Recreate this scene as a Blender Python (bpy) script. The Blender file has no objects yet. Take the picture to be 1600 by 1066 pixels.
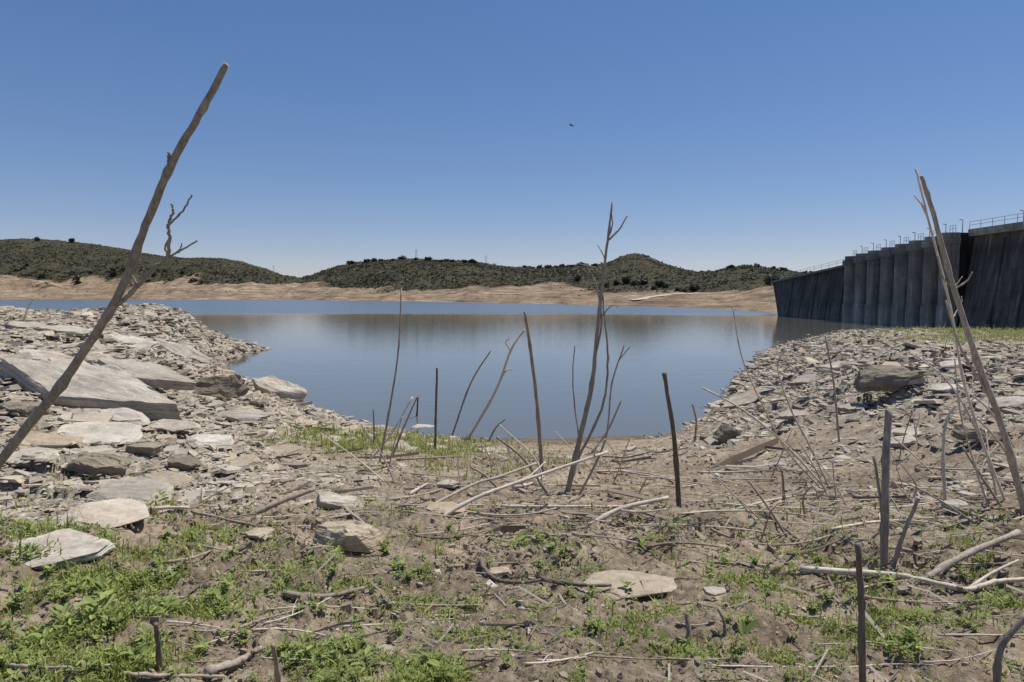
import bpy, math, random, bmesh
import numpy as np
from mathutils import Vector, Matrix, Euler
random.seed(7); rng=np.random.default_rng(11)
scene=bpy.context.scene
COL=scene.collection
H=3.2; F=1067.0; PIT=math.atan(71/1067.0)
cp,sp=math.cos(PIT),math.sin(PIT)
# ---------- image pixel helpers (pixel + chosen depth -> world position, and back) ----------
def ray(px,py):
    u=(px-800)/F; v=(533-py)/F
    return np.array([u, cp+v*sp, -sp+v*cp])
def P(px,py,d):
    r=ray(px,py); r=r*(d/r[1]); return (r[0],r[1],H+r[2])
def project(x,y,z):
    zz=z-H
    f=y*cp-zz*sp; up=y*sp+zz*cp
    return 800+F*x/f, 533-F*up/f
# ---------- noise ----------
def hsh(ix,iy,s):
    h=(ix*374761393+iy*668265263+s*362437)&0xffffffff
    h=((h^(h>>13))*1274126177)&0xffffffff
    return ((h^(h>>16))&0xffffff)/float(0x1000000)
def vn(x,y,s=0):
    x=np.asarray(x,float);y=np.asarray(y,float)
    ix=np.floor(x).astype(np.int64); iy=np.floor(y).astype(np.int64)
    fx=x-ix; fy=y-iy; fx=fx*fx*(3-2*fx); fy=fy*fy*(3-2*fy)
    a=hsh(ix,iy,s);b=hsh(ix+1,iy,s);c=hsh(ix,iy+1,s);d=hsh(ix+1,iy+1,s)
    return (a+(b-a)*fx+(c-a)*fy+(a-b-c+d)*fx*fy)*2-1
def fbm(x,y,o=4,s=0,g=0.5):
    t=0;a=1;f=1
    for i in range(o):
        t=t+a*vn(x*f+17.3*i,y*f-9.1*i,s+i*31); a*=g; f*=2.07
    return t
def cell(x,y,s=0):
    ix=np.floor(x).astype(np.int64); iy=np.floor(y).astype(np.int64)
    best=np.full(x.shape,9.0); val=np.zeros(x.shape)
    for i in (-1,0,1):
        for j in (-1,0,1):
            cx=ix+i; cy=iy+j
            px=cx+hsh(cx,cy,s); py=cy+hsh(cx,cy,s+5)
            d=(x-px)**2+(y-py)**2
            m=d<best; best=np.where(m,d,best)
            r=hsh(cx,cy,s+9); q=hsh(cx,cy,s+13)
            val=np.where(m,r+((x-px)*(q-.5)+(y-py)*(hsh(cx,cy,s+17)-.5))*0.9,val)
    return val,best
def sst(a,b,x):
    t=np.clip((x-a)/(b-a),0,1); return t*t*(3-2*t)
# ---------- ground control ----------
C=[]
def cpnt(px,py,d,rock): x,y,z=P(px,py,d); C.append((x,y,z,rock))
def shore(px,py,rock):
    r=ray(px,py); t=-H/r[2]; C.append((r[0]*t,r[1]*t,0.0,rock))
for px in (-250,0,400,800,1200,1600,1850): cpnt(px,1066,1.2,0.0)
for px,d,k in ((-250,1.85,.2),(0,1.9,.2),(400,1.97,0),(800,2.0,0),(1200,2.0,0),(1600,1.95,0),(1850,1.9,0)): cpnt(px,900,d,k)
for px,d,k in ((-200,2.6,.6),(0,2.75,.6),(250,3.0,.4),(500,3.25,.1),(800,3.35,0),(1100,3.35,0),(1350,3.2,0),(1600,2.9,0)): cpnt(px,800,d,k)
for px,d,k in ((0,3.9,1),(200,4.4,1),(350,5.0,.85),(500,6.0,.3),(650,7.0,.05),(800,7.2,0),(1000,7.2,0),(1150,6.8,.1),(1300,5.6,.25),(1450,4.9,.4),(1600,4.2,.4)): cpnt(px,715,d,k)
for px,py,d,k in ((440,668,9.5,1),(1200,665,9.6,.9),
 (0,607,6.3,1),(-150,599,6.3,1),(130,627,6.6,1),(240,608,9.0,1),(370,642,11.5,1),
 (0,530,13,1),(240,551,16,1),(0,489,26,1),(240,508,27,1),(310,521,31,1),(355,533,38,1),(120,491,27,1),(-200,486,26,1),
 (1300,620,10.5,1),(1300,562,18,1),(1250,566,24,1),(1300,526,36,1),(1450,600,8,1),(1450,552,13,.9),(1450,528,23,.5),(1450,519,44,.4),
 (1600,600,6.4,1),(1600,552,11,.9),(1600,529,23,.4),(1600,522,46,.3),(1800,535,20,.5),(1350,522,50,.6)): cpnt(px,py,d,k)
for px,py,k in ((400,542,1),(325,572,1),(365,592,1),(440,622,1),(510,646,1),(625,676,.5),(740,684,.1),(870,686,0),(960,682,0),(1040,678,.2),(1105,652,.8),(1128,630,1),(1150,602,1),(1175,572,1),(1220,544,1),(1320,518,.7)): shore(px,py,k)
for w in ((-33,46,.0,1),(-24,50,-.5,1),(-45,75,-1.5,1),(0,22,-.7,0),(0,30,-1.3,0),(0,60,-3,0),(6,45,-2,0),(-7,40,-1.6,0),(-10,60,-2.5,0),(-40,110,-3.5,0),(0,115,-4,0),(25,105,-2.5,0),(38,100,-2,0),(40,80,-.7,.3),(43,60,.25,.2),
 (-6,1,2.8,.3),(6,1,2.7,.2),(-15,5,2.9,1),(15,5,2.6,.6),(-40,20,2.5,1),(40,20,2,.4),(70,60,1,.3),(.0,.4,2.62,0),(-.4,.3,2.65,0),(.4,.3,2.6,0),(-8,25,-.5,1),(-10,32,-.9,1),(-11.2,36,-.8,1),(-12.5,44,-1,1)): C.append(w)
C=np.array(C)
def lp(x,y):
    r=np.sqrt(x*x+y*y)+1e-6
    return np.arctan2(x,np.maximum(y,1e-3))*2.6, np.log(np.maximum(r,.3))
ca,cb=lp(C[:,0],C[:,1]); N=len(C)
def kt(r2): return 0.5*r2*np.log(r2+1e-12)
R2=(ca[:,None]-ca)**2+(cb[:,None]-cb)**2
A=np.zeros((N+3,N+3)); A[:N,:N]=kt(R2)+np.eye(N)*8e-4
A[:N,N]=1;A[:N,N+1]=ca;A[:N,N+2]=cb;A[N:,:N]=A[:N,N:].T
wz=np.linalg.solve(A,np.concatenate([C[:,2],[0,0,0]]))
B=np.zeros((N+1,N+1));B[:N,:N]=np.sqrt(R2)+np.eye(N)*1e-3;B[:N,N]=1;B[N,:N]=1
wr=np.linalg.solve(B,np.concatenate([C[:,3],[0]]))
def base_z(x,y):
    sh=x.shape; x=x.ravel();y=y.ravel(); a,b=lp(x,y)
    out=np.full(x.shape,wz[N])+wz[N+1]*a+wz[N+2]*b; ro=np.full(x.shape,wr[N])
    for i in range(N):
        r2=(a-ca[i])**2+(b-cb[i])**2
        out+=wz[i]*kt(r2); ro+=wr[i]*np.sqrt(r2)
    return out.reshape(sh),np.clip(ro,0,1).reshape(sh)
def height(x,y):
    x=np.asarray(x,float);y=np.asarray(y,float)
    z,ro=base_z(x,y)
    r=np.sqrt(x*x+y*y)
    ro2=np.clip(ro+fbm(x*.9,y*.9,3,3)*.25*sst(.02,.2,ro)*(1-sst(.85,1,ro))-.35*sst(.1,.7,fbm(x*1.1,y*1.1,3,313))*(r<25),0,1)
    wx=x+.06*fbm(x*4,y*4,2,50); wy=y+.06*fbm(x*4,y*4,2,60)
    c1,_=cell(wx*1.1,wy*2.2,1); c2,_=cell(wx*3.6,wy*6,2); c3,_=cell(wx*12,wy*17,3)
    near=1-sst(4,12,r)
    rock=(c1-.5)*.18*sst(4,10,r)+(c2-.5)*.07+(c3-.5)*.035*near
    wx2=x+.03*fbm(x*14,y*14,2,51); wy2=y+.03*fbm(x*14,y*14,2,61)
    cl,cb2=cell(wx2*11,wy2*11,21); cl3,cb3=cell(wx2*27,wy2*27,23)
    lump=sst(-.2,.9,fbm(x*2.3,y*2.3,3,70))*(1-.6*sst(2.6,4.5,r))
    mud=.04*fbm(x*1.9,y*1.9,3,33)*(1-.5*sst(3,6,r))+ (.018*fbm(x*8,y*8,3,40)+lump*(.034*cl*(.7-np.sqrt(cb2))+.015*cl3*(.7-np.sqrt(cb3)))*1.6+.009*fbm(x*38,y*38,3,44))*(1-sst(5,14,r)*.6)
    shorefade=sst(-.3,.3,z)*.75+.25
    return z+(rock*ro2+mud*(1-ro2*.7))*shorefade+ro2*.08*fbm(x*.7,y*.7,3,88)*sst(10,20,r), ro2
# ---------- mesh helpers ----------
def mk_mesh(name,V,loops,totals,attrs=None,smooth=False):
    me=bpy.data.meshes.new(name)
    V=np.asarray(V,np.float32).reshape(-1,3); loops=np.asarray(loops,np.int32).ravel(); totals=np.asarray(totals,np.int32)
    me.vertices.add(len(V)); me.vertices.foreach_set('co',V.ravel())
    me.loops.add(len(loops)); me.loops.foreach_set('vertex_index',loops)
    me.polygons.add(len(totals))
    st=np.zeros(len(totals),np.int32); st[1:]=np.cumsum(totals)[:-1]
    me.polygons.foreach_set('loop_start',st); me.polygons.foreach_set('loop_total',totals)
    me.polygons.foreach_set('use_smooth',np.full(len(totals),bool(smooth)))
    me.update(calc_edges=True)
    for k,v in (attrs or {}).items():
        a=me.attributes.new(k,'FLOAT','POINT'); a.data.foreach_set('value',np.asarray(v,np.float32))
    me.validate()
    return me
def add(name,me,mat=None,loc=(0,0,0),parent=None,**kw):
    ob=bpy.data.objects.new(name,me)
    if mat is not None and me is not None and not me.materials: me.materials.append(mat)
    ob.location=loc
    COL.objects.link(ob)
    if parent: ob.parent=parent
    for k,v in kw.items(): ob[k]=v
    return ob
def grid_faces(nr,nc):
    i=np.arange(nr-1)[:,None]*nc+np.arange(nc-1)[None,:]
    f=np.stack([i,i+1,i+1+nc,i+nc],-1).reshape(-1,4)
    return f
class MB:
    def __init__(s): s.v=[];s.f=[]
    def box(s,x0,x1,y0,y1,z0,z1):
        b=len(s.v); s.v+=[(x0,y0,z0),(x1,y0,z0),(x1,y1,z0),(x0,y1,z0),(x0,y0,z1),(x1,y0,z1),(x1,y1,z1),(x0,y1,z1)]
        s.f+=[[b+i for i in q] for q in ((0,3,2,1),(4,5,6,7),(0,1,5,4),(1,2,6,5),(2,3,7,6),(3,0,4,7))]
    def prism(s,bot,top):
        b=len(s.v);n=len(bot); s.v+=list(bot)+list(top)
        s.f.append([b+i for i in range(n)][::-1]); s.f.append([b+n+i for i in range(n)])
        for i in range(n):
            j=(i+1)%n; s.f.append([b+i,b+j,b+n+j,b+n+i])
    def tube(s,pts,rad,sides=7,jit=0):
        pts=[Vector(p) for p in pts]; b=len(s.v)
        up=Vector((0.31,0.72,0.1)).normalized()
        for i,p in enumerate(pts):
            t=(pts[min(i+1,len(pts)-1)]-pts[max(i-1,0)]).normalized()
            a=t.cross(up)
            if a.length<.05: a=t.cross(Vector((1,0,0)))
            a.normalize(); c=t.cross(a)
            for k in range(sides):
                an=2*math.pi*k/sides; rr=rad[i]*(1+random.uniform(-jit,jit))
                s.v.append(tuple(p+a*math.cos(an)*rr+c*math.sin(an)*rr))
        for i in range(len(pts)-1):
            for k in range(sides):
                j=(k+1)%sides; s.f.append([b+i*sides+k,b+i*sides+j,b+(i+1)*sides+j,b+(i+1)*sides+k])
        s.f.append([b+k for k in range(sides)][::-1]); e=b+(len(pts)-1)*sides; s.f.append([e+k for k in range(sides)])
    def mesh(s,name,smooth=False):
        me=bpy.data.meshes.new(name); me.from_pydata(s.v,[],s.f); me.update()
        if smooth: me.polygons.foreach_set('use_smooth',[True]*len(me.polygons))
        return me
# ---------- material helpers ----------
def mat_new(name,rough=.9,spec=.3):
    m=bpy.data.materials.new(name); m.use_nodes=True; nt=m.node_tree
    b=nt.nodes['Principled BSDF']; b.inputs['Roughness'].default_value=rough; b.inputs['Specular IOR Level'].default_value=spec
    return m,nt,b
def nd(nt,t,ins=None,**p):
    n=nt.nodes.new(t)
    for k,v in p.items(): setattr(n,k,v)
    for k,v in (ins or {}).items():
        if isinstance(v,bpy.types.NodeSocket): nt.links.new(v,n.inputs[k])
        else: n.inputs[k].default_value=v
    return n
def ramp(nt,fac,stops):
    n=nt.nodes.new('ShaderNodeValToRGB'); nt.links.new(fac,n.inputs[0]); e=n.color_ramp.elements
    while len(e)<len(stops): e.new(.5)
    for i,(p,c) in enumerate(stops):
        e[i].position=p; e[i].color=(c[0],c[1],c[2],1) if len(c)==3 else c
    return n.outputs[0]
def mix(nt,fac,a,b,mode='MIX'):
    n=nt.nodes.new('ShaderNodeMix'); n.data_type='RGBA'; n.blend_type=mode
    for s,v in ((n.inputs[0],fac),(n.inputs[6],a),(n.inputs[7],b)):
        if isinstance(v,bpy.types.NodeSocket): nt.links.new(v,s)
        elif isinstance(v,(int,float)): s.default_value=v
        else: s.default_value=(v[0],v[1],v[2],1)
    return n.outputs[2]
def noise(nt,vec,scale,det=6,rough=.6):
    n=nd(nt,'ShaderNodeTexNoise',{'Scale':scale,'Detail':det,'Roughness':rough}); nt.links.new(vec,n.inputs['Vector']); return n.outputs[0]
def mth(nt,op,a,b=0.0,c=None,clamp=False):
    n=nt.nodes.new('ShaderNodeMath'); n.operation=op; n.use_clamp=clamp
    for s,v in zip(n.inputs,(a,b,c)):
        if v is None: continue
        if isinstance(v,bpy.types.NodeSocket): nt.links.new(v,s)
        else: s.default_value=v
    return n.outputs[0]
def bump(nt,b,hgt,st,dist,prev=None):
    n=nd(nt,'ShaderNodeBump',{'Strength':st,'Distance':dist}); nt.links.new(hgt,n.inputs['Height'])
    if prev: nt.links.new(prev,n.inputs['Normal'])
    nt.links.new(n.outputs[0],b.inputs['Normal']); return n.outputs[0]
def attr(nt,name): return nd(nt,'ShaderNodeAttribute',attribute_name=name).outputs['Fac']
def geo(nt): return nt.nodes.new('ShaderNodeNewGeometry').outputs['Position']
def ground_mat():
    m,nt,b=mat_new('dry_mud_and_shale',.95,.15); p=geo(nt)
    n0=noise(nt,p,.9,4,.6); n1=noise(nt,p,4,8,.68); n2=noise(nt,p,28,6,.7); n3=noise(nt,p,120,4,.7)
    mud=ramp(nt,n1,[(.3,(.16,.122,.085)),(.5,(.285,.230,.168)),(.7,(.43,.362,.275))])
    mud=mix(nt,.6,mud,ramp(nt,n0,[(.35,(.33,.32,.31)),(.65,(.68,.67,.65))]),'OVERLAY')
    mud=mix(nt,.7,mud,ramp(nt,n2,[(.3,(.18,.18,.18)),(.7,(.83,.81,.78))]),'OVERLAY')
    vor=nd(nt,'ShaderNodeTexVoronoi',{'Scale':90.0}); nt.links.new(p,vor.inputs['Vector'])
    peb=ramp(nt,vor.outputs['Color'],[(.78,(0,0,0)),(.84,(1,1,1))])
    mud=mix(nt,mth(nt,'MULTIPLY',peb,.35),mud,(.48,.42,.34))
    rk=ramp(nt,n1,[(.3,(.215,.186,.145)),(.5,(.345,.305,.245)),(.7,(.47,.425,.355))])
    rk=mix(nt,.6,rk,ramp(nt,n2,[(.3,(.22,.22,.22)),(.7,(.8,.78,.75))]),'OVERLAY')
    c=mix(nt,attr(nt,'rock'),mud,rk)
    g=mth(nt,'MULTIPLY',attr(nt,'green'),ramp(nt,n2,[(.4,(0,0,0)),(.65,(1,1,1))]))
    c=mix(nt,mth(nt,'MULTIPLY',g,.45),c,(.22,.23,.08))
    c=mix(nt,attr(nt,'wet'),c,(.42,.40,.39),'MULTIPLY')
    nt.links.new(c,b.inputs['Base Color'])
    q=bump(nt,b,n2,.9,.02); bump(nt,b,n3,.8,.006,q)
    return m
def rock_mat(name,dark=1.0,tintattr=False,col=(1,1,1)):
    m,nt,b=mat_new(name,.9,.2)
    if tintattr: vec=geo(nt); rnd=attr(nt,'tint')
    else:
        tc=nt.nodes.new('ShaderNodeTexCoord').outputs['Object']; oi=nt.nodes.new('ShaderNodeObjectInfo'); rnd=oi.outputs['Random']
        vec=geo(nt)
        mp=nd(nt,'ShaderNodeMapping',{'Scale':(1.2,3.0,34)}); nt.links.new(tc,mp.inputs[0]); st=noise(nt,mp.outputs[0],1.6,6,.7)
        mp2=nd(nt,'ShaderNodeMapping',{'Scale':(2.6,9,9),'Rotation':(0,0,.25)}); nt.links.new(tc,mp2.inputs[0]); gr=noise(nt,mp2.outputs[0],2.0,7,.72)
    n1=noise(nt,vec,3,8,.68); n2=noise(nt,vec,45,6,.7); n3=noise(nt,vec,1.3,3,.5)
    d=dark
    c=ramp(nt,n1,[(.28,(.285*d,.26*d,.22*d)),(.5,(.42*d,.388*d,.335*d)),(.72,(.55*d,.515*d,.455*d))])
    c=mix(nt,.45,c,ramp(nt,n2,[(.3,(.26,.26,.26)),(.7,(.76,.75,.73))]),'OVERLAY')
    c=mix(nt,ramp(nt,n3,[(.5,(0,0,0)),(.68,(.5,.5,.5))]),c,(.41*d,.32*d,.22*d))
    if not tintattr:
        c=mix(nt,.35,c,ramp(nt,st,[(.35,(.25,.24,.23)),(.6,(.70,.69,.68))]),'OVERLAY')
        c=mix(nt,.4,c,ramp(nt,gr,[(.3,(.25,.24,.23)),(.5,(.5,.5,.5)),(.7,(.72,.71,.70))]),'OVERLAY')
        cr=ramp(nt,gr,[(.34,(.35,.33,.3)),(.38,(1,1,1))]); c=mix(nt,.6,c,cr,'MULTIPLY')
    v=ramp(nt,rnd,[(0,(.5,.45,.39)),(.25,(.76,.72,.67)),(.6,(1.0,.97,.92)),(.85,(1.0,.89,.76)),(1,(1.2,1.17,1.11))])
    c=mix(nt,1.0 if tintattr else .4,c,v,'MULTIPLY')
    c=mix(nt,1.0,c,col,'MULTIPLY')
    nt.links.new(c,b.inputs['Base Color'])
    q=bump(nt,b,n2,.5,.008)
    if not tintattr: q=bump(nt,b,st,.45,.014,q); q=bump(nt,b,gr,.4,.012,q)
    return m
def wood_mat(name,c0,c1,c2):
    m,nt,b=mat_new(name,.75,.25)
    tc=nt.nodes.new('ShaderNodeTexCoord').outputs['Object']
    mp=nd(nt,'ShaderNodeMapping',{'Scale':(60,60,5)}); nt.links.new(tc,mp.inputs[0])
    s=noise(nt,mp.outputs[0],2.2,5,.7); n2=noise(nt,tc,14,4,.6)
    c=ramp(nt,s,[(.3,c0),(.5,c1),(.72,c2)])
    c=mix(nt,.5,c,ramp(nt,n2,[(.3,(.3,.28,.27)),(.7,(.72,.7,.68))]),'OVERLAY')
    oi=nt.nodes.new('ShaderNodeObjectInfo')
    c=mix(nt,1,c,ramp(nt,oi.outputs['Random'],[(0,(.8,.77,.74)),(1,(1.2,1.17,1.12))]),'MULTIPLY')
    nt.links.new(c,b.inputs['Base Color']); bump(nt,b,s,.5,.002)
    return m
def leaf_mat(name,lo,hi,tl=.3):
    m,nt,b=mat_new(name,.6,.3)
    c=ramp(nt,attr(nt,'tint'),[(0,lo),(1,hi)])
    nt.links.new(c,b.inputs['Base Color'])
    tr=nd(nt,'ShaderNodeBsdfTranslucent'); nt.links.new(c,tr.inputs[0])
    mx=nd(nt,'ShaderNodeMixShader',{0:tl}); nt.links.new(b.outputs[0],mx.inputs[1]); nt.links.new(tr.outputs[0],mx.inputs[2])
    nt.links.new(mx.outputs[0],nt.nodes['Material Output'].inputs[0])
    return m
M_ground=ground_mat(); M_rock=rock_mat('weathered_slate'); M_rub=rock_mat('shale_chips',1.0,True); M_rockd=rock_mat('brown_slate',.6,False,(1,.94,.86)); M_tan=rock_mat('tan_stone',.92,False,(1,.93,.82)); M_slab=rock_mat('pale_slate',1.14)
M_pale=wood_mat('bleached_stem',(.38,.33,.27),(.53,.48,.41),(.66,.61,.54))
M_brown=wood_mat('weathered_stem',(.17,.138,.108),(.30,.25,.20),(.43,.375,.31))
M_grey=wood_mat('grey_cane',(.19,.163,.134),(.31,.274,.232),(.44,.40,.345))
M_dark=wood_mat('dark_stem',(.085,.068,.055),(.15,.125,.105),(.24,.205,.175))
M_grass=leaf_mat('grass_blade',(.20,.235,.05),(.43,.46,.13)); M_leaf=leaf_mat('weed_leaf',(.18,.225,.06),(.38,.44,.14)); M_dry=leaf_mat('dry_grass',(.26,.28,.09),(.42,.42,.16))
# ---------- ground mesh ----------
nr,nc=920,920
ang=np.radians(np.interp(np.linspace(0,1,nc),[0,.1,.9,1],[-80,-42,42,80]))
rad=np.geomspace(.35,128,nr)
RR,AA=np.meshgrid(rad,ang,indexing='ij'); GX=RR*np.sin(AA); GY=RR*np.cos(AA)
GZ,GR=height(GX,GY)
GPX,GPY=project(GX,GY,GZ)
patch=[(60,970,320,120,1.0),(130,1045,400,70,1.0),(120,800,120,60,.3),(60,870,150,60,.75),(620,890,130,40,.38),(860,865,70,30,.45),(350,930,140,60,.45),(600,1000,190,60,.45),(700,1055,280,50,.8),(1080,1040,220,50,.6),(1230,900,220,50,.25),(1480,960,240,90,.48),(1560,1040,170,60,.4),(1150,960,150,60,.28),(600,690,150,18,.8),(500,680,70,20,.6),(690,700,80,16,.5),(330,850,130,40,.35),(860,980,170,60,.28),(740,735,150,25,.2),(1260,885,90,30,.3)]
G=np.zeros(GX.shape)
for cx,cy,rx,ry,dn in patch:
    q=((GPX-cx)/rx)**2+((GPY-cy)/ry)**2; G=np.maximum(G,dn*np.exp(-q*.9))
pn=fbm(GX*8,GY*8,5,90,.65)
G=G*sst(-.5,.75,pn+ (G-.6)*.8)*(GZ>.03)*(GY>0)
G=np.clip(G+.09*(GPY>790)*(RR<4.5)*(GY>0)*sst(.1,.8,fbm(GX*11,GY*11,3,191)),0,1)
plate=np.exp(-(((GPX-1560)/210)**2+((GPY-528)/14)**2)*1.2)*(GY>9)
WET=np.clip(sst(.5,.02,GZ)*(1-GR*.6)*.9+.0,0,1)
gm=mk_mesh('ground',np.stack([GX,GY,GZ],-1),grid_faces(nr,nc)[:, ::-1],np.full((nr-1)*(nc-1),4),{'rock':GR.ravel(),'green':np.clip(G+plate*.8,0,1).ravel(),'wet':WET.ravel()},True)
add('ground',gm,M_ground,kind='structure',label='dry cracked mud shore strewn with shale, twigs and weeds')
ds=np.geomspace(.7,120,900)
def hit(px,py):
    r=ray(px,py); X=r[0]/r[1]*ds; Z=H+r[2]/r[1]*ds; gz,_=height(X,ds)
    k=np.nonzero(gz>=Z)[0]
    i=k[0] if len(k) else len(ds)-1
    return np.array([X[i],ds[i],gz[i]])
# ---------- water ----------
m,nt,b=mat_new('reservoir_water',.04,.5); p=geo(nt)
b.inputs['IOR'].default_value=1.36
sep=nd(nt,'ShaderNodeSeparateXYZ'); nt.links.new(p,sep.inputs[0])
mpw=nd(nt,'ShaderNodeMapping',{'Scale':(.35,1.0,1)}); nt.links.new(p,mpw.inputs[0])
warp=noise(nt,mpw.outputs[0],.05,4,.55)
yy=mth(nt,'ADD',sep.outputs[1],mth(nt,'MULTIPLY',mth(nt,'SUBTRACT',warp,.5),60))
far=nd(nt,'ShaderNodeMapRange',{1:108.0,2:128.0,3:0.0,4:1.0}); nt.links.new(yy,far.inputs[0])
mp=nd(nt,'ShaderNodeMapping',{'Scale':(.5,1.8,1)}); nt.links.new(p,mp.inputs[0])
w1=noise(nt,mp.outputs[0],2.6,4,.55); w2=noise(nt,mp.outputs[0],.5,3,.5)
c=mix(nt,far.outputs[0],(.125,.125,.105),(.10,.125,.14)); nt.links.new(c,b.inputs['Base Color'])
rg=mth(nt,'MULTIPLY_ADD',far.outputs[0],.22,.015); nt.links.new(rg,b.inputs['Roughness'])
stn=mth(nt,'MULTIPLY_ADD',far.outputs[0],.5,.14)
bn=nd(nt,'ShaderNodeBump',{'Distance':.03}); nt.links.new(stn,bn.inputs['Strength']); nt.links.new(w1,bn.inputs['Height'])
bn2=nd(nt,'ShaderNodeBump',{'Distance':.08,'Strength':.06}); nt.links.new(w2,bn2.inputs['Height']); nt.links.new(bn.outputs[0],bn2.inputs['Normal'])
nt.links.new(bn2.outputs[0],b.inputs['Normal']); M_water=m
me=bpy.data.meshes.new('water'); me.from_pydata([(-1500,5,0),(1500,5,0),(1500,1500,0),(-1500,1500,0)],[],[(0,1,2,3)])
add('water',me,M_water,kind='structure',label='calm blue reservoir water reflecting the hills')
# ---------- far hills ----------
hx=[-700,-300,0,40,90,150,200,260,300,350,380,410,440,470,500,530,560,600,650,700,740,800,850,880,930,950,970,990,1010,1030,1060,1090,1125,1160,1200,1250,1280,1330,1600,2300]
hy=[384,377,375,373,376,382,388,399,402,403,409,419,429,433,425,415,408,407,404,408,410,417,418,417,415,410,401,397,400,410,419,426,420,414,419,427,427,433,442,442]
tx=[-700,0,100,200,430,600,850,1000,1100,1160,1200,1260,2300]; ty=[432,433,438,441,446,447,450,451,452,449,446,440,445]
sx=[-700,0,250,430,600,850,1000,1150,1230,1300,2300]; sd=[620,620,580,520,400,265,205,150,124,118,118]
rdx=[-700,0,300,400,470,520,700,900,960,1000,1060,1120,1200,1400,2300]; rd=[1400,1300,1250,1300,1500,900,760,720,880,900,880,700,760,700,700]
NU=1800
u=np.linspace(-1.45,1.45,NU); hpx=800+F*u
S=np.interp(hpx,sx,sd)*(1+.03*fbm(hpx/60,hpx*0,3,5)); RD=np.interp(hpx,rdx,rd); T=S*(1.3)+20
NT=260
tt=np.linspace(0,1,NT); HX=[];HY=[];HZ=[];HV=[]
ridge=np.interp(hpx,hx,hy)+.6*fbm(hpx/30,hpx*0,3,8); tree_=np.interp(hpx,tx,ty)+2*fbm(hpx/45,hpx*0,3,9)
ztop=None
for t in tt:
    if t<.06: k=t/.06; d=S*(.93+.07*k); z=-1.2*(1-k)+0*d; v=0*d
    elif t<.36:
        k=(t-.06)/.30; d=S+(T-S)*k
        spy=462+H*F/S; py=spy+(tree_-spy)*k**.8; v=k*.45+0*d; z=H-(py-462)/F*d
    elif t<.88:
        k=(t-.36)/.52; d=T+(RD-T)*k; py=tree_+(ridge-tree_)*(k**.85); v=.5+0*d+.5*min(1,k*6); z=H-(py-462)/F*d; ztop=z
    else:
        k=(t-.88)/.12; d=RD*(1+.5*k); z=ztop*(1-.8*k*k); v=1+0*d
    x=u*d; wgt=sst(.06,.14,t)*(1-.85*sst(.6,.85,t))*(1-sst(.88,.9,t))
    z=z+wgt*(fbm(x/70,d/70,5,12)*.008*d + np.abs(fbm(x/14,d/40,3,14))*(-.0035*d)*(t<.45)*(1-.9*np.exp(-((hpx-1035)/70)**2)))
    if t>.06: z=np.maximum(z,.05)
    HX.append(x);HY.append(d);HZ.append(z);HV.append(v)
HX,HY,HZ,HV=map(np.array,(HX,HY,HZ,HV))
HV=np.clip(HV+fbm(HX/30,HY/50,4,19)*.25,0,1)
m,nt,b=mat_new('far_hills',1,.05); p=geo(nt)
n1=noise(nt,p,.035,6,.6); n2=noise(nt,p,.30,6,.75)
mpz=nd(nt,'ShaderNodeMapping',{'Scale':(.05,.05,1.4)}); nt.links.new(p,mpz.inputs[0]); n3=noise(nt,mpz.outputs[0],1.0,6,.75)
bank=ramp(nt,n1,[(.3,(.205,.145,.10)),(.5,(.285,.215,.152)),(.7,(.375,.295,.22))])
bank=mix(nt,.75,bank,ramp(nt,n3,[(.38,(.18,.165,.15)),(.62,(.8,.78,.76))]),'OVERLAY')
bank=mix(nt,.8,bank,ramp(nt,n2,[(.35,(.18,.18,.17)),(.65,(.77,.77,.77))]),'OVERLAY')
bank=mix(nt,ramp(nt,n2,[(.53,(0,0,0)),(.61,(.7,.7,.7))]),bank,(.12,.11,.07))
veg=ramp(nt,n2,[(.36,(.042,.041,.027)),(.5,(.064,.060,.039)),(.64,(.10,.086,.057)),(.76,(.155,.124,.085))])
veg=mix(nt,.5,veg,ramp(nt,n1,[(.3,(.32,.32,.32)),(.7,(.68,.64,.6))]),'OVERLAY')
vv=mth(nt,'ADD',attr(nt,'veg'),mth(nt,'MULTIPLY',mth(nt,'SUBTRACT',n2,.5),.7))
c=mix(nt,ramp(nt,vv,[(.47,(0,0,0)),(.6,(1,1,1))]),bank,veg)
nt.links.new(c,b.inputs['Base Color']); bump(nt,b,n2,.7,1.5); M_hill=m
hm=mk_mesh('hills',np.stack([HX,HY,HZ],-1),grid_faces(NT,NU)[:, ::-1],np.full((NT-1)*(NU-1),4),{'veg':HV.ravel()},True)
add('hills',hm,M_hill,kind='structure',label='scrub covered hills above a bare tan shoreline')
def bush_template(seed,nl=46):
    r=np.random.default_rng(seed); V=[];
    cen=r.normal(size=(5,3))*[.28,.28,.16]+[0,0,.4]
    for i in range(nl):
        c=cen[i%5]; dd=r.normal(size=3); dd/=np.linalg.norm(dd); q=c+dd*[.36,.36,.3]*r.uniform(.6,1.1)
        a=r.normal(size=3)*.2; bb=r.normal(size=3)*.2
        V+=[q-a,q+bb,q+a,q-bb]
    return np.array(V)
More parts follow.
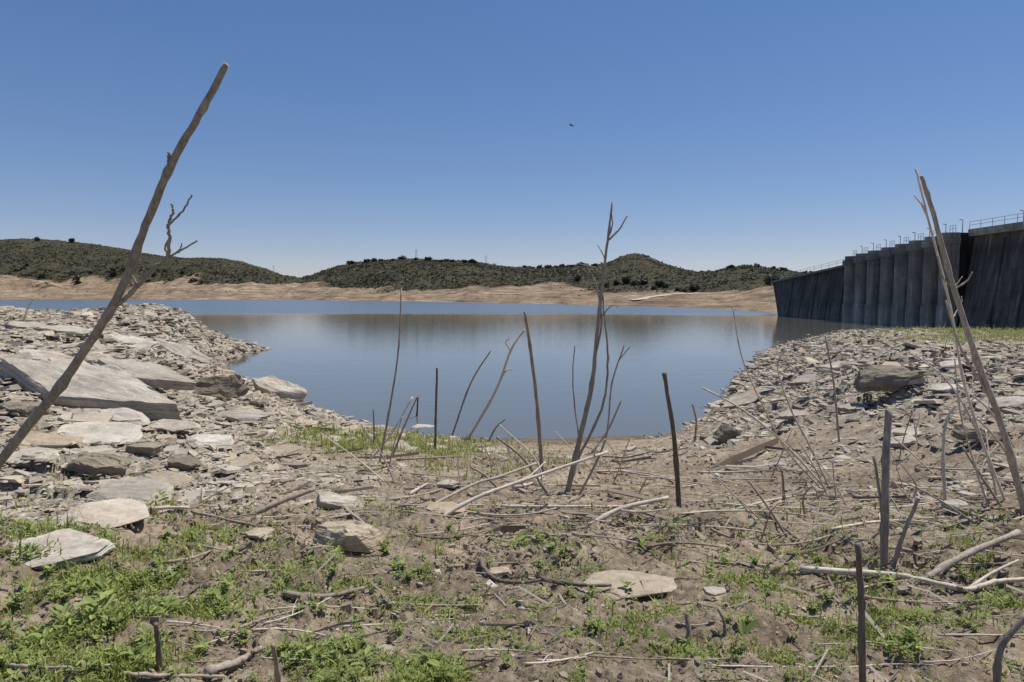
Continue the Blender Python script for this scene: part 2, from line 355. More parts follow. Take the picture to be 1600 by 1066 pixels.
def scatter_leafy(name,X,Y,Z,SZ,mat,stretch=None,nl=46,**kw):
    tm=[bush_template(s,nl) for s in range(8)]; n=len(X); nv=len(tm[0])
    V=np.zeros((n,nv,3)); idx=rng.integers(0,8,n); a=rng.uniform(0,6.28,n)
    Tm=np.array(tm)[idx]; ca_,sa_=np.cos(a)[:,None],np.sin(a)[:,None]
    V[:,:,0]=(Tm[:,:,0]*ca_-Tm[:,:,1]*sa_)*SZ[:,None]+X[:,None]
    V[:,:,1]=(Tm[:,:,0]*sa_+Tm[:,:,1]*ca_)*SZ[:,None]+Y[:,None]
    V[:,:,2]=Tm[:,:,2]*SZ[:,None]*(1 if stretch is None else stretch[:,None])+Z[:,None]-.1*SZ[:,None]
    tint=np.repeat(rng.uniform(0,1,n),nv)
    me=mk_mesh(name,V,np.arange(n*nv),np.full(n*nv//4,4),{'tint':tint})
    return add(name,me,mat,**kw)
M_bush=leaf_mat('scrub_foliage',(.050,.053,.032),(.105,.102,.060),.1)
vis=(np.abs(HX/HY)<.95); tr_=tt[:,None]+0*HX
w=(HV>.5)*vis*(.6+sst(-.2,.5,fbm(HX/60,HY/60,3,222)))+(HV>.25)*vis*.03; w=w*np.where(tr_<.34,.15,1)*(tr_<.885)*np.where(tr_>.6,.8,1); w=w.ravel()/w.sum()
NB=44000
id_=rng.choice(w.size,NB,p=w)
X=HX.ravel()[id_]+rng.normal(size=NB);Y=HY.ravel()[id_];Z=HZ.ravel()[id_]
SZ=np.minimum(Y*.0026,2.1)*np.exp(rng.normal(size=NB)*.32)*np.where(tr_.ravel()[id_]>.78,.8,1)
scatter_leafy('scrub_cover',X,Y,Z,SZ,M_bush,rng.uniform(.4,.8,NB),14,kind='stuff',label='dark olive scrub covering the hills',category='scrub')
RIDGE=int(.88*(NT-1))-1
def ztop_at(px,row=RIDGE):
    j=int(np.argmin(np.abs(hpx-px))); return HX[row,j],HY[row,j],HZ[row,j]
trunk=MB(); trunk.tube([(0,0,-.1),(.02,0,.25),(-.02,.01,.5)],[.05,.04,.025],6)
trunk.tube([(0,0,.3),(.12,.02,.5)],[.025,.015],5); trunk.tube([(0,0,.33),(-.13,.03,.52)],[.025,.015],5)
trm=trunk.mesh('trunk'); trm.materials.append(M_dark)
crowns=[]
for s in range(4):
    V=bush_template(50+s,170); V[:,2]=V[:,2]*.9+.2
    c_=mk_mesh('crown',V,np.arange(len(V)),np.full(len(V)//4,4),{'tint':np.repeat(np.random.default_rng(s).uniform(.2,1,len(V)//4),4)}); c_.materials.append(M_bush); crowns.append(c_)
def tree(px,row,k0,k1,lab,grp,st=1):
    x,y,z=ztop_at(px,row)
    e=bpy.data.objects.new('oak_tree',None); COL.objects.link(e); e.location=(x,y,z-.3); e['label']=lab; e['category']='tree'; e['group']=grp
    s=y*random.uniform(k0,k1); e.scale=(s,s,s*st); e.rotation_euler=(0,0,random.uniform(0,6))
    a=bpy.data.objects.new('trunk',trm); COL.objects.link(a); a.parent=e
    k=bpy.data.objects.new('crown',random.choice(crowns)); COL.objects.link(k); k.parent=e
for px in [552,572,585,600,615,628,636,655,672,690,700,712,724,737,745,822,838,856,868,880,896,905,915,925,932,1140,1180,1206,1214,1222,60,120]:
    tree(px+random.uniform(-4,4),RIDGE-random.randint(3,9),.0035,.0065,'small dark evergreen oak on the hill crest','evergreen trees along the hill crest',.85)
for px in [905,934,950,962,975,990,1003,1016,1030,1044,1058,1072,1085]:
    tree(px+random.uniform(-5,5),random.randint(98,110),.005,.009,'green young tree above the bare bank','young trees above the bare bank',1.2)
tree(1206,100,.014,.016,'dark bushy tree near the dam end','young trees above the bare bank')
for i in range(40):
    tree(random.uniform(10,430),random.randint(90,116),.003,.006,'small dark evergreen oak above the bare bank','young trees above the bare bank')
def far_pt(px,row):
    j=np.argmin(np.abs(hpx-px)); r0=int(math.floor(row)); f=row-r0
    return Vector((HX[r0,j]*(1-f)+HX[r0+1,j]*f,HY[r0,j]*(1-f)+HY[r0+1,j]*f,HZ[r0,j]*(1-f)+HZ[r0+1,j]*f))
tk=[(985,38),(1002,42),(1020,52),(1036,62),(1050,70),(1064,78),(1078,84),(1094,88)]
V=[];Fc=[];dense=[]
for i in range(len(tk)-1):
    for k in range(8):
        f=k/8; dense.append((tk[i][0]+(tk[i+1][0]-tk[i][0])*f, tk[i][1]+(tk[i+1][1]-tk[i][1])*f))
for i,(px,row) in enumerate(dense):
    for s in (-1,0,1):
        q=far_pt(px,row+s*1.6); V.append((q.x-s*1.2,q.y,q.z+.4))
for i in range(len(dense)-1):
    for s in (0,1): Fc.append((3*i+s,3*i+s+1,3*i+4+s,3*i+3+s))
me=bpy.data.meshes.new('dirt_track'); me.from_pydata(V,[],Fc)
m,nt,b=mat_new('pale_track',1,.05); nt.links.new(ramp(nt,noise(nt,geo(nt),.5,4),[(.3,(.46,.36,.27)),(.7,(.58,.48,.38))]),b.inputs['Base Color'])
add('dirt_track',me,m,kind='structure',label='pale dirt track climbing the far bank')
M_steel,nt,b=mat_new('galvanised_steel',.5,.5); nt.links.new(ramp(nt,noise(nt,geo(nt),3,3),[(.3,(.22,.23,.25)),(.7,(.32,.33,.35))]),b.inputs['Base Color'])
for px,ht in ((652,15),(760,13),(430,10)):
    x,y,z=ztop_at(px); mb=MB(); hh=ht/F*y
    for a_,b_ in ((-1,-1),(1,-1),(1,1),(-1,1)): mb.tube([(a_*hh*.1,b_*hh*.1,-1),(a_*hh*.02,b_*hh*.02,hh)],[.12,.1],4)
    for f in (.75,.9): mb.tube([(-hh*.16,0,hh*f),(hh*.16,0,hh*f)],[.1,.1],4)
    for f in (.2,.4,.6): mb.tube([(-hh*.1*(1-f*.8),-hh*.1*(1-f*.8),hh*f),(hh*.1*(1-f*.8),-hh*.1*(1-f*.8),hh*(f+.15))],[.08,.08],4)
    add('power_pylon',mb.mesh('power_pylon'),M_steel,(x,y,z),label='slender steel power pylon on the ridge',category='pylon',group='pylons on the ridge')
# ---------- dam ----------
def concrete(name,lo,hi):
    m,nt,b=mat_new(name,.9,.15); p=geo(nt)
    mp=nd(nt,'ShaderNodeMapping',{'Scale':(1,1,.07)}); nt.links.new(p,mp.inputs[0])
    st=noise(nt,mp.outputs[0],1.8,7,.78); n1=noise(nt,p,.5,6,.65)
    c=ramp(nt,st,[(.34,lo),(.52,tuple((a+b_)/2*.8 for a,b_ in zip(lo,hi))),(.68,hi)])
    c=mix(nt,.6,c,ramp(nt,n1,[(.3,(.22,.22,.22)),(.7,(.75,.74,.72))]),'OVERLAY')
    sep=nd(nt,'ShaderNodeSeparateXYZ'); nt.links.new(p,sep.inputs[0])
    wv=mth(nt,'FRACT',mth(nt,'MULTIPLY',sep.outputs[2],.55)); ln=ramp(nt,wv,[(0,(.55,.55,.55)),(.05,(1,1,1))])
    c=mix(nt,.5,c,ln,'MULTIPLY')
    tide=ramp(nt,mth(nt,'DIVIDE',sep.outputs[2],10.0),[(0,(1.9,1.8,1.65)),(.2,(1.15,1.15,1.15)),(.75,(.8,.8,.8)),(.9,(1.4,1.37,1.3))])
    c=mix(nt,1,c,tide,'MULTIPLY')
    nt.links.new(c,b.inputs['Base Color']); bump(nt,b,st,.3,.05)
    return m
M_dam=concrete('stained_concrete',(.045,.043,.041),(.18,.172,.16)); M_dam2=concrete('pale_concrete',(.15,.145,.136),(.40,.38,.35)); M_dam_shade=concrete('shadowed_concrete',(.012,.012,.012),(.045,.043,.040))  # darkest copy carries the shade of pier flanks and gaps in its colour
dam=bpy.data.objects.new('dam',None); COL.objects.link(dam); dam.location=(44,75,0)
dam['label']='dark concrete gravity dam with round gate piers and railing'; dam['category']='dam'
def dadd(name,mb,mat,sm=False,parent=None,**kw):
    if parent: return add(name,mb.mesh(name,sm),mat,(0,0,0),parent,**kw)
    o=add(name,mb.mesh(name,sm),mat,(-44,-75,0),dam,**kw); return o
def ycoord(px,X=42.6): return X*F/(px-800)
yA,yB=24,ycoord(1492); ZT=9.4
mb=MB(); mb.prism([(42.6,yA,-3),(52,yA,-3),(52,yB,-3),(42.6,yB,-3)],[(44.2,yA,ZT-.55),(50,yA,ZT-.55),(50,yB,ZT-.55),(44.2,yB,ZT-.55)])
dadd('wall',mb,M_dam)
def fx(z): return 42.6+ (z+3)/(ZT+2.45)*1.6
y=yA+1.3
while y<yB-.8:
    mb=MB(); z1=ZT-1.0
    mb.prism([(fx(-3)-.3,y-.22,-3),(fx(-3)+.1,y-.22,-3),(fx(-3)+.1,y+.22,-3),(fx(-3)-.3,y+.22,-3)],[(fx(z1)-.12,y-.16,z1),(fx(z1)+.1,y-.16,z1),(fx(z1)+.1,y+.16,z1),(fx(z1)-.12,y+.16,z1)])
    dadd('buttress',mb,M_dam); y+=3.3
mb=MB(); mb.box(43.6,50.2,yA,yB,ZT-.548,ZT-.15); mb.box(43.52,43.75,yA,yB+.01,ZT-.35,ZT+.1)
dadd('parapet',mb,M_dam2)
pp=[1480,1455,1431,1409,1387,1366,1347,1330]
for i,px in enumerate(pp):
    yc=ycoord(px); zt=9.28-.17*i; mb=MB(); w=.56+.04*i
    mb.box(43.2,50,yc-w*.9,yc+w*.9,-3,zt-.02); po=dadd('gate_pier',mb,M_dam_shade)  # pier flanks shaded by a darker base colour
    def sec(z,sc=1,off=0):
        pts=[(43.195,yc+w*sc,z)]
        for k in range(17):
            a=math.pi/2+math.pi*k/16; pts.append((42.6-off+ .95*sc*math.cos(a),yc+w*sc*math.sin(a),z))
        pts.append((43.195,yc-w*sc,z)); return pts[::-1]
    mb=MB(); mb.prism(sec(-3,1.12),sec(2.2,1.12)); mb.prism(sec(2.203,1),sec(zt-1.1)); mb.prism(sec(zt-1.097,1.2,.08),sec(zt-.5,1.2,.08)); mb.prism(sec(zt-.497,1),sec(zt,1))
    dadd('pier_nose',mb,M_dam2,False,po,label='rounded concrete pier nose with a painted lit tone')  # lighter copy on the nose: lit look put into the colour
    if i<len(pp)-1:
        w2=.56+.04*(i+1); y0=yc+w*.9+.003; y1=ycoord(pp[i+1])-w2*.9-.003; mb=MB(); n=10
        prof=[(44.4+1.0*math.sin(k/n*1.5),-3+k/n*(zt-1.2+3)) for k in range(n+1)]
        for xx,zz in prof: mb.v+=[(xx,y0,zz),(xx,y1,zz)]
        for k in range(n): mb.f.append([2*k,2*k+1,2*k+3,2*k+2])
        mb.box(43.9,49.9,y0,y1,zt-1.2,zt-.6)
        dadd('spillway_gate',mb,M_dam_shade)  # recess shade between piers is in the gate's colour
yD,yE=ycoord(1321),115
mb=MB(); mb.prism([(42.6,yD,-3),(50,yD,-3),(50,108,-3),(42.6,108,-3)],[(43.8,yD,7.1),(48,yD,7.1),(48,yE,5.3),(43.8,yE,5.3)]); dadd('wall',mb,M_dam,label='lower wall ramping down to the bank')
mb=MB(); mb.prism([(43.4,yD,7.102),(48.2,yD,7.102),(48.2,yE+.1,5.302),(43.4,yE+.1,5.302)],[(43.4,yD,7.4),(48.2,yD,7.4),(48.2,yE+.1,5.6),(43.4,yE+.1,5.6)]); dadd('parapet',mb,M_dam2)
y=yD+2.5
while y<107:
    mb=MB(); zt=7.0-(y-yD)/(yE-yD)*1.7
    mb.prism([(42.4,y-.12,-3),(42.75,y-.12,-3),(42.75,y+.12,-3),(42.4,y+.12,-3)],[(43.65,y-.1,zt),(43.9,y-.1,zt),(43.9,y+.1,zt),(43.65,y+.1,zt)])
    dadd('buttress',mb,M_dam); y+=4.2
def railing(x,y0,y1,z0,z1,step=1.5):
    r=MB()
    for hh in (.4,.72): r.tube([(x,y0,z0+hh),(x,y1,z1+hh)],[.022,.022],5)
    ro=dadd('railing',r,M_steel); n=int(abs(y1-y0)/step); pm=MB(); pm.tube([(0,0,0),(0,0,.74)],[.025,.022],5); pm=pm.mesh('post'); pm.materials.append(M_steel)
    for k in range(n+1):
        o=bpy.data.objects.new('post',pm); COL.objects.link(o); o.parent=ro; f=k/n; o.location=(x,y0+(y1-y0)*f,z0+(z1-z0)*f)
railing(43.65,yA,yB,ZT+.1,ZT+.1); railing(43.5,yD,yE,7.4,5.6,2.2)
for i,px in enumerate(pp[::1]):
    yc=ycoord(px); zt=9.28-.17*i; railing(42.8,yc-.45,yc+.45,zt,zt,.45)
pl=MB(); pl.tube([(0,0,0),(0,0,1.25)],[.045,.03],6); pl=pl.mesh('pole'); pl.materials.append(M_steel)
lh=MB(); lh.tube([(0,0,1.23),(-.12,0,1.28),(-.3,0,1.3)],[.03,.06,.05],6); lh=lh.mesh('lamp_head'); lh.materials.append(M_steel)
for (x,yy_,z) in [(44.2,ycoord(1592,44.2),ZT-.15),(44.2,43,ZT-.15)]+[(43.6,ycoord(px)-.2,9.26-.17*i) for i,px in enumerate(pp)]:
    e=bpy.data.objects.new('street_lamp',None); COL.objects.link(e); e.location=(x,yy_,z); e['label']='thin grey lamp post on the dam crest'; e['category']='lamp post'; e['group']='lamp posts along the dam crest'
    for nm,mm in (('pole',pl),('lamp_head',lh)):
        k=bpy.data.objects.new(nm,mm); COL.objects.link(k); k.parent=e
# ---------- rocks: plane-cut, stratified ----------
_ico={}
def ico(sub):
    if sub not in _ico:
        bm=bmesh.new(); bmesh.ops.create_icosphere(bm,subdivisions=sub,radius=1.0); bm.verts.ensure_lookup_table()
        _ico[sub]=(np.array([v.co[:] for v in bm.verts]),np.array([[v.index for v in f.verts] for f in bm.faces])); bm.free()
    return _ico[sub]
def rock_mesh(name,seed,L=1.,W=.6,T=.2,sub=4,sides=6,rnd=.0,strat=.05,det=.03,flake=.12,chamf=2):
    r=np.random.default_rng(seed); V,Fa=ico(sub); V=V.copy()
    V[:,:2]*=1.35
    pl=[]
    a0=r.uniform(0,6.28) if chamf else .78
    for k in range(sides):
        a=a0+(k+r.uniform(-.3,.3)*(1 if chamf else .25))*2*np.pi/sides
        pl.append((np.array([np.cos(a),np.sin(a),r.uniform(-.35,.45)*(1 if chamf else .4)]),r.uniform(.72,1.0)))
    for k in range(3): pl.append((np.array([r.uniform(-.22,.22),r.uniform(-.22,.22),1])*np.array([1 if chamf else .3,1 if chamf else .3,1]),r.uniform(.45,.58)))
    for k in range(chamf): pl.append((np.array([r.uniform(-1,1),r.uniform(-1,1),r.uniform(.7,1.3)]),r.uniform(.72,.9)))
    pl.append((np.array([0,0,-1]),.5))
    for n_,h_ in pl:
        n_=n_/np.linalg.norm(n_); h_=h_+rnd
        d=V@n_; m=d>h_; V[m]-=np.outer((d[m]-h_)*.97,n_)
    rad_=np.sqrt(V[:,0]**2+V[:,1]**2)
    sd_=sst(.35,.8,rad_); so=seed*1.37
    ang_=np.arctan2(V[:,1],V[:,0])
    ly=vn(V[:,2]*9+so+.4*fbm(V[:,0]*2,V[:,1]*2,2,seed),ang_*.7,3)+.6*vn(V[:,2]*22+so,ang_*1.3,4)
    f=1+sd_*ly*strat
    nz=fbm(V[:,0]*2.5+so+V[:,2]*2,V[:,1]*2.5-so+V[:,2]*2.7,4,seed+5)
    V[:,0]*=f+nz*det; V[:,1]*=f+nz*det; V[:,2]+=det*1.6*fbm(V[:,0]*2.2+so,V[:,1]*5+so,5,seed+9,.6)
    stp,_=cell(V[:,0]*1.6+so,V[:,1]*2.6-so,seed+3); V[:,2]+=np.where(V[:,2]>.2,(stp-.5)*flake,0)
    ex=V.max(0)-V.min(0)
    V=(V-(V.max(0)+V.min(0))/2)/ex*np.array([L,W,T]); V[:,2]+=T/2
    return mk_mesh(name,V,Fa,np.full(len(Fa),3))
# (px centre, py bottom, width px, thickness px, depth ratio, yaw, roll, pitch, dark, label)
hero=[(100,640,370,40,.32,-12,11,14,3,'long pale grainy slate slab tilted on the bank'),
(212,602,185,18,.32,-8,12,12,0,'weathered slate slab lying behind a larger one'),
(325,624,104,42,.6,10,-6,-6,1,'slate block on rubble, face shade painted dark'),  # dark material stands in for shadow on its front face
(425,620,100,26,.45,-12,16,10,0,'grey slate block at the inlet edge'),
(272,556,110,14,.4,-10,20,10,0,'tilted slate slab on the stony point'),
(130,692,150,10,.55,5,5,9,3,'flat pale rock on the bank'),
(140,746,105,22,.5,-6,7,8,1,'layered brown slate block on the bank'),
(217,712,56,18,.7,0,4,4,1,'small dark slate block on rubble'),
(190,784,130,9,.65,4,6,9,0,'flat cream rock in the weeds'),
(145,824,150,11,.65,-5,3,9,3,'flat cream rock in the weeds'),
(60,886,165,14,.65,0,2,9,3,'broad pale flat rock among green weeds'),
(543,864,116,34,.5,-4,5,3,2,'low rounded tan boulder on the mud'),
(520,796,70,16,.5,0,5,8,0,'grey slate chunk on the mud'),
(985,934,165,7,.45,4,2,8,2,'flat weathered rock sunk in mud'),
(510,642,72,8,.5,0,5,6,0,'flat slate at the water edge'),
(656,676,52,9,.6,0,0,8,3,'pale flat stone at the water edge'),
(1135,693,46,32,.6,0,28,0,1,'upright angular slate shard'),
(1180,630,115,10,.3,14,-16,12,0,'long pale slab on the stony bank'),
(1405,620,115,34,.6,0,-5,4,1,'brown eroded outcrop on the bank'),
(1550,694,90,28,.6,8,6,0,1,'dark rock standing in for a dark hole in the bank'),  # dark-toned rock put where the bank has only a dark hole
(1415,704,56,16,.6,0,-10,4,0,'grey block of slate on the bank'),
(370,664,90,8,.45,0,5,9,0,'flat slate plate on rubble'),
(195,539,80,9,.45,0,13,9,0,'tilted slate slab on the stony point'),
(20,654,70,22,.7,0,4,4,1,'dark slate block on the bank'),
(375,730,56,8,.7,0,3,9,2,'flat pale stone on rubble'),
(695,805,66,7,.6,0,2,8,2,'flat tan stone on mud'),
(280,734,52,15,.7,0,8,6,1,'brown slate chunk on rubble'),
(30,513,80,8,.45,0,6,8,0,'flat slate slab on the stony point'),
(60,564,110,10,.4,0,9,9,0,'flat slate slab on the stony point'),
(1265,600,66,8,.4,10,-12,10,0,'tilted pale slab on the stony bank'),
(1500,574,54,7,.5,10,-8,8,0,'grey slab on the stony bank'),
(1340,642,52,7,.5,0,-6,8,0,'grey slab on the stony bank'),
(1590,640,76,12,.5,0,-10,8,0,'grey slab on the stony bank'),
(1500,802,46,14,.7,0,0,4,0,'small pale stone on mud'),
(440,713,60,8,.7,0,3,9,2,'flat pale plate on rubble'),(322,600,58,8,.5,0,6,9,0,'flat slate plate on rubble'),(30,738,95,9,.6,0,4,9,3,'flat pale rock on the bank'),
(260,682,85,8,.45,10,5,9,0,'flat slate plate on rubble'),(60,702,100,9,.55,-8,3,9,2,'flat pale rock on the bank'),(90,521,80,8,.45,5,6,9,0,'flat slate slab on the stony point'),(150,568,85,9,.4,-5,10,9,0,'flat slate slab on the stony point'),(1240,662,56,7,.5,5,-8,9,0,'grey slab on the stony bank'),(1490,612,64,8,.5,-5,-6,9,0,'grey slab on the stony bank'),(1310,577,52,7,.5,0,-8,9,0,'grey slab on the stony bank'),
(250,760,80,8,.55,0,3,9,2,'flat pale stone on the bank'),(320,700,76,8,.5,5,5,9,0,'flat slate plate on rubble'),(180,660,95,11,.45,-5,8,10,0,'pale slate slab on rubble'),
(780,905,40,7,.6,0,0,4,2,'small flat stone sunk in mud'),(400,845,46,8,.6,10,0,8,2,'small flat stone sunk in mud'),(250,905,50,9,.6,0,3,8,2,'small flat stone in the weeds'),(700,765,40,7,.6,0,0,4,0,'small flat stone sunk in mud'),(1120,940,36,8,.6,0,0,4,0,'small flat stone sunk in mud')]
for i,(px,py,w,h,dr,yaw,roll,pit,dk,lab) in enumerate(hero):
    p_=hit(px,py); s=w/F*p_[1]; T=h/F*p_[1]; big=i in (0,1)
    me=rock_mesh('slate_rock',300+i,s,s*dr*1.2,T,sub=5 if w>100 else 4,sides=4 if big else 6,strat=.04,det=.016 if big else (.04 if dk==1 else .03),flake=.07 if big else .16,chamf=0 if big else 2)
    o=add('slate_rock',me,(M_rock,M_rockd,M_tan,M_slab)[dk],(p_[0],p_[1]+s*dr*.45,p_[2]-T*.2+ (.07 if big else .01)),label=lab,category='rock',group='slate rocks on the shore')
    o.rotation_euler=Euler((math.radians(pit),math.radians(roll),math.radians(yaw)))
variants=[rock_mesh('slate_rock',900+i,1,random.uniform(.4,.8),random.uniform(.05,.13),sub=3,sides=random.choice([4,5,6,7]),det=.03) for i in range(30)]
for v_ in variants: v_.materials.append(M_rock)
okm=(GR>.55)*(GZ>.02)*(np.abs(GX/np.maximum(GY,.1))<.8)*(RR>3)*(RR<60)*(GY>0)
ww=okm*np.where(RR<12,1.0,.7)*(1-plate*.8)*np.where(GX>0,.5,1); ww=ww.ravel()/ww.sum()
ids=rng.choice(ww.size,240,p=ww)
for k in ids:
    r_=RR.ravel()[k]; s=min(1.0,(.027*r_**.95)*math.exp(random.gauss(0,.4)))*(.6 if GX.ravel()[k]>0 else 1)
    o=bpy.data.objects.new('slate_rock',random.choice(variants)); COL.objects.link(o)
    o.location=(GX.ravel()[k],GY.ravel()[k],GZ.ravel()[k]-.015*s); o.scale=(s,s,s*random.uniform(.6,1.2))
    o.rotation_euler=(random.gauss(.08,.12),random.gauss(0,.12),random.uniform(0,6.28))
    o['label']='grey weathered slate fragment lying on shale rubble'; o['category']='rock'; o['group']='slate rocks on the shore'
def rubble(name,n,wt,size,mat,flat=(.12,.4),NS=5,elr=(.35,.95),tl=.26,sink=0,**kw):
    ids=rng.choice(wt.size,n,p=wt.ravel()/wt.sum())
    cell_=.006*RR.ravel()[ids]
    X=GX.ravel()[ids]+rng.normal(size=n)*cell_;Y=GY.ravel()[ids]+rng.normal(size=n)*cell_;Z=GZ.ravel()[ids]; r_=RR.ravel()[ids]; s=size(r_,n)*np.where(GR.ravel()[ids]>.5,np.where(X>0,.8,1.0),1); Z=Z-s*sink
    a=(np.arange(NS)[None]+rng.uniform(-.42,.42,(n,NS)))*2*np.pi/NS; el=rng.uniform(*elr,n)[:,None]
    rr_=rng.uniform(.65,1.15,(n,NS)); x0=np.cos(a)*rr_*.55; y0=np.sin(a)*rr_*.55*el; t=rng.uniform(*flat,n)[:,None]
    top=rng.uniform(.75,.98,(n,1)); ofs=rng.normal(size=(n,2))*.04
    V=np.zeros((n,2*NS,3)); V[:,:NS,0]=x0;V[:,:NS,1]=y0;V[:,:NS,2]=-t*.35
    wd=rng.normal(size=(n,2))*.12*t
    V[:,NS:,0]=x0*top+ofs[:,:1];V[:,NS:,1]=y0*top+ofs[:,1:];V[:,NS:,2]=t*.65+x0*wd[:,:1]*3+y0*wd[:,1:]*3
    V*=s[:,None,None]
    yaw=rng.uniform(0,6.28,n);tx_=rng.normal(size=n)*tl;ty_=rng.normal(size=n)*tl
    c,s_=np.cos(yaw)[:,None],np.sin(yaw)[:,None]; xx=V[:,:,0]*c-V[:,:,1]*s_; y2=V[:,:,0]*s_+V[:,:,1]*c; zz=V[:,:,2]+xx*tx_[:,None]+y2*ty_[:,None]
    V=np.stack([xx+X[:,None],y2+Y[:,None],zz+Z[:,None]],-1)
    base=np.arange(n)[:,None]*2*NS
    topf=base+np.arange(NS,2*NS)[None]
    q=np.array([[i,(i+1)%NS,NS+(i+1)%NS,NS+i] for i in range(NS)]).ravel()
    qf=base+q[None]
    loops=np.concatenate([topf.ravel(),qf.ravel()]); tot=np.concatenate([np.full(n,NS),np.full(n*NS,4)])
    me=mk_mesh(name,V,loops,tot,{'tint':np.repeat(rng.uniform(0,1,n),2*NS)}); return add(name,me,mat,**kw)
front=(GY>.3)*(np.abs(AA)<.85)
wt=GR**1.5*(GZ>-.05)*front*(RR>1.2)*(RR<75)*(1-plate*.8)+1e-9
rubble('shale_rubble',115000,wt,lambda r,n:np.clip((.0075*r**.95)*np.exp(rng.normal(size=n)*.7),.006,.6)*np.where(rng.uniform(size=n)<.5,.7,1),M_rub,(.04,.15),tl=.15,kind='stuff',label='loose grey and tan shale rubble on the banks',category='rubble')
wt=(1-GR)*(GZ>.02)*front*(RR<16)*(.12+sst(0,.6,fbm(GX*2.5,GY*2.5,3,77)))+1e-9
rubble('gravel',9000,wt,lambda r,n:np.clip((.0028*r**.9)*np.exp(rng.normal(size=n)*.7),.0015,.07),M_rub,(.12,.4),kind='stuff',label='small pale gravel scattered over the mud',category='gravel')
m,nt,b=mat_new('mud_clod',.95,.1); n_=noise(nt,geo(nt),30,5,.7)
nt.links.new(ramp(nt,n_,[(.3,(.16,.125,.09)),(.7,(.38,.315,.235))]),b.inputs['Base Color']); bump(nt,b,n_,.8,.01); M_clod=m
wt=(1-GR)*(GZ>.05)*front*(RR<7)*(.08+sst(-.1,.6,fbm(GX*2.3,GY*2.3,3,70)))*(1-G*.7)*(1-.7*sst(2.6,4.5,RR))+1e-9
rubble('mud_clods',32000,wt,lambda r,n:np.clip((.0034*r**.8)*np.exp(rng.normal(size=n)*.65),.002,.035),M_clod,(.4,.9),6,(.6,1),kind='stuff',label='crumbly brown mud clods on the shore',category='mud')
# ---------- stems ----------
def smooth_path(pts,sub=6):
    P_=[np.array(p) for p in pts]; P_=[2*P_[0]-P_[1]]+P_+[2*P_[-1]-P_[-2]]; out=[]
    for i in range(1,len(P_)-2):
        for k in range(sub):
            t=k/sub; a,b_,c,d=P_[i-1],P_[i],P_[i+1],P_[i+2]
            out.append(.5*((2*b_)+(c-a)*t+(2*a-5*b_+4*c-d)*t*t+(3*b_-3*c+d-a)*t**3))
    out.append(P_[-2]); return out
def stem_mesh(mb,pts,r0,r1,sub=5,nodes=True,sides=8,wob=.06):
    sm=smooth_path(pts,sub); n=len(sm); rd_=[]
    for i in range(n):
        t=i/(n-1); r=r0+(r1-r0)*t
        if nodes and i%9==5: r*=1.25
        rd_.append(r*random.uniform(.95,1.05))
    sm=[p_+np.array([random.gauss(0,1),random.gauss(0,1),random.gauss(0,.3)])*((r0+r1)/2)*wob if 0<i<n-1 else p_ for i,p_ in enumerate(sm)]
    mb.tube(sm,rd_,sides,.04)
    return sm
def stalk(paths,mat,label,dtop=1.0,base=None,name='dry_stalk',twigs=0,cat='dry stalk',grp='dry stalks standing on the shore'):
    main=paths[0][0]; b0=hit(*main[0]) if base is None else np.array(base); d0=b0[1]; topy=min(p[1] for p in main); boty=main[0][1]
    def w3(p):
        f=(boty-p[1])/max(1,boty-topy); return np.array(P(p[0],p[1],d0*(1+(dtop-1)*f)))
    mb=MB()
    for k,(pp_,w0,w1) in enumerate(paths):
        pts=[w3(p) for p in pp_]
        if k==0:
            pts[0]=b0.copy(); pts=[pts[0]+np.array([0,0,-.04])]+[q for q in pts[1:]]
        pts=[q-b0 for q in pts]
        kk=.76 if w0>4.5 else .85
        sm=stem_mesh(mb,pts,w0*kk/F*d0/2,w1*kk/F*d0*dtop/2,sub=7,sides=10 if w0>8 else 6,wob=.07 if k==0 else .3)
        if k==0: s0=sm
    for q in range(twigs):
        a=s0[random.randint(len(s0)//3,len(s0)-2)]; L_=random.uniform(15,42)/F*d0
        dv=np.array([random.choice([-1,1])*random.uniform(.3,.8),random.uniform(-.5,.5),random.uniform(.5,1)]); dv/=np.linalg.norm(dv)
        e=a+dv*L_; mid=(a+e)/2+np.array([random.gauss(0,.08),0,random.gauss(0,.06)])*L_
        stem_mesh(mb,[a,mid,e],2.3/F*d0/2,1.3/F*d0/2,sub=4,sides=5,wob=.4)
    return add(name,mb.mesh(name,True),mat,tuple(b0),label=label,category=cat,group=grp)
stalk([([(-135,890),(0,722),(95,602),(155,512),(190,452),(228,352),(268,256),(311,180),(354,100)],19,13),
 ([(264,262),(265,250),(264,238)],9,7),
 ([(180,478),(192,470),(215,446),(240,420),(262,402),(264,365),(263,350),(270,330),(268,318)],10,4),
 ([(262,402),(285,390),(308,376)],4,3),([(265,350),(285,330),(300,304)],4,3),([(215,445),(205,430),(203,420)],4,2),([(262,402),(258,385),(264,372)],4,2),([(275,395),(282,388),(284,380)],3,2)],M_grey,'thick leaning grey cane with a thin forked twig',.85)
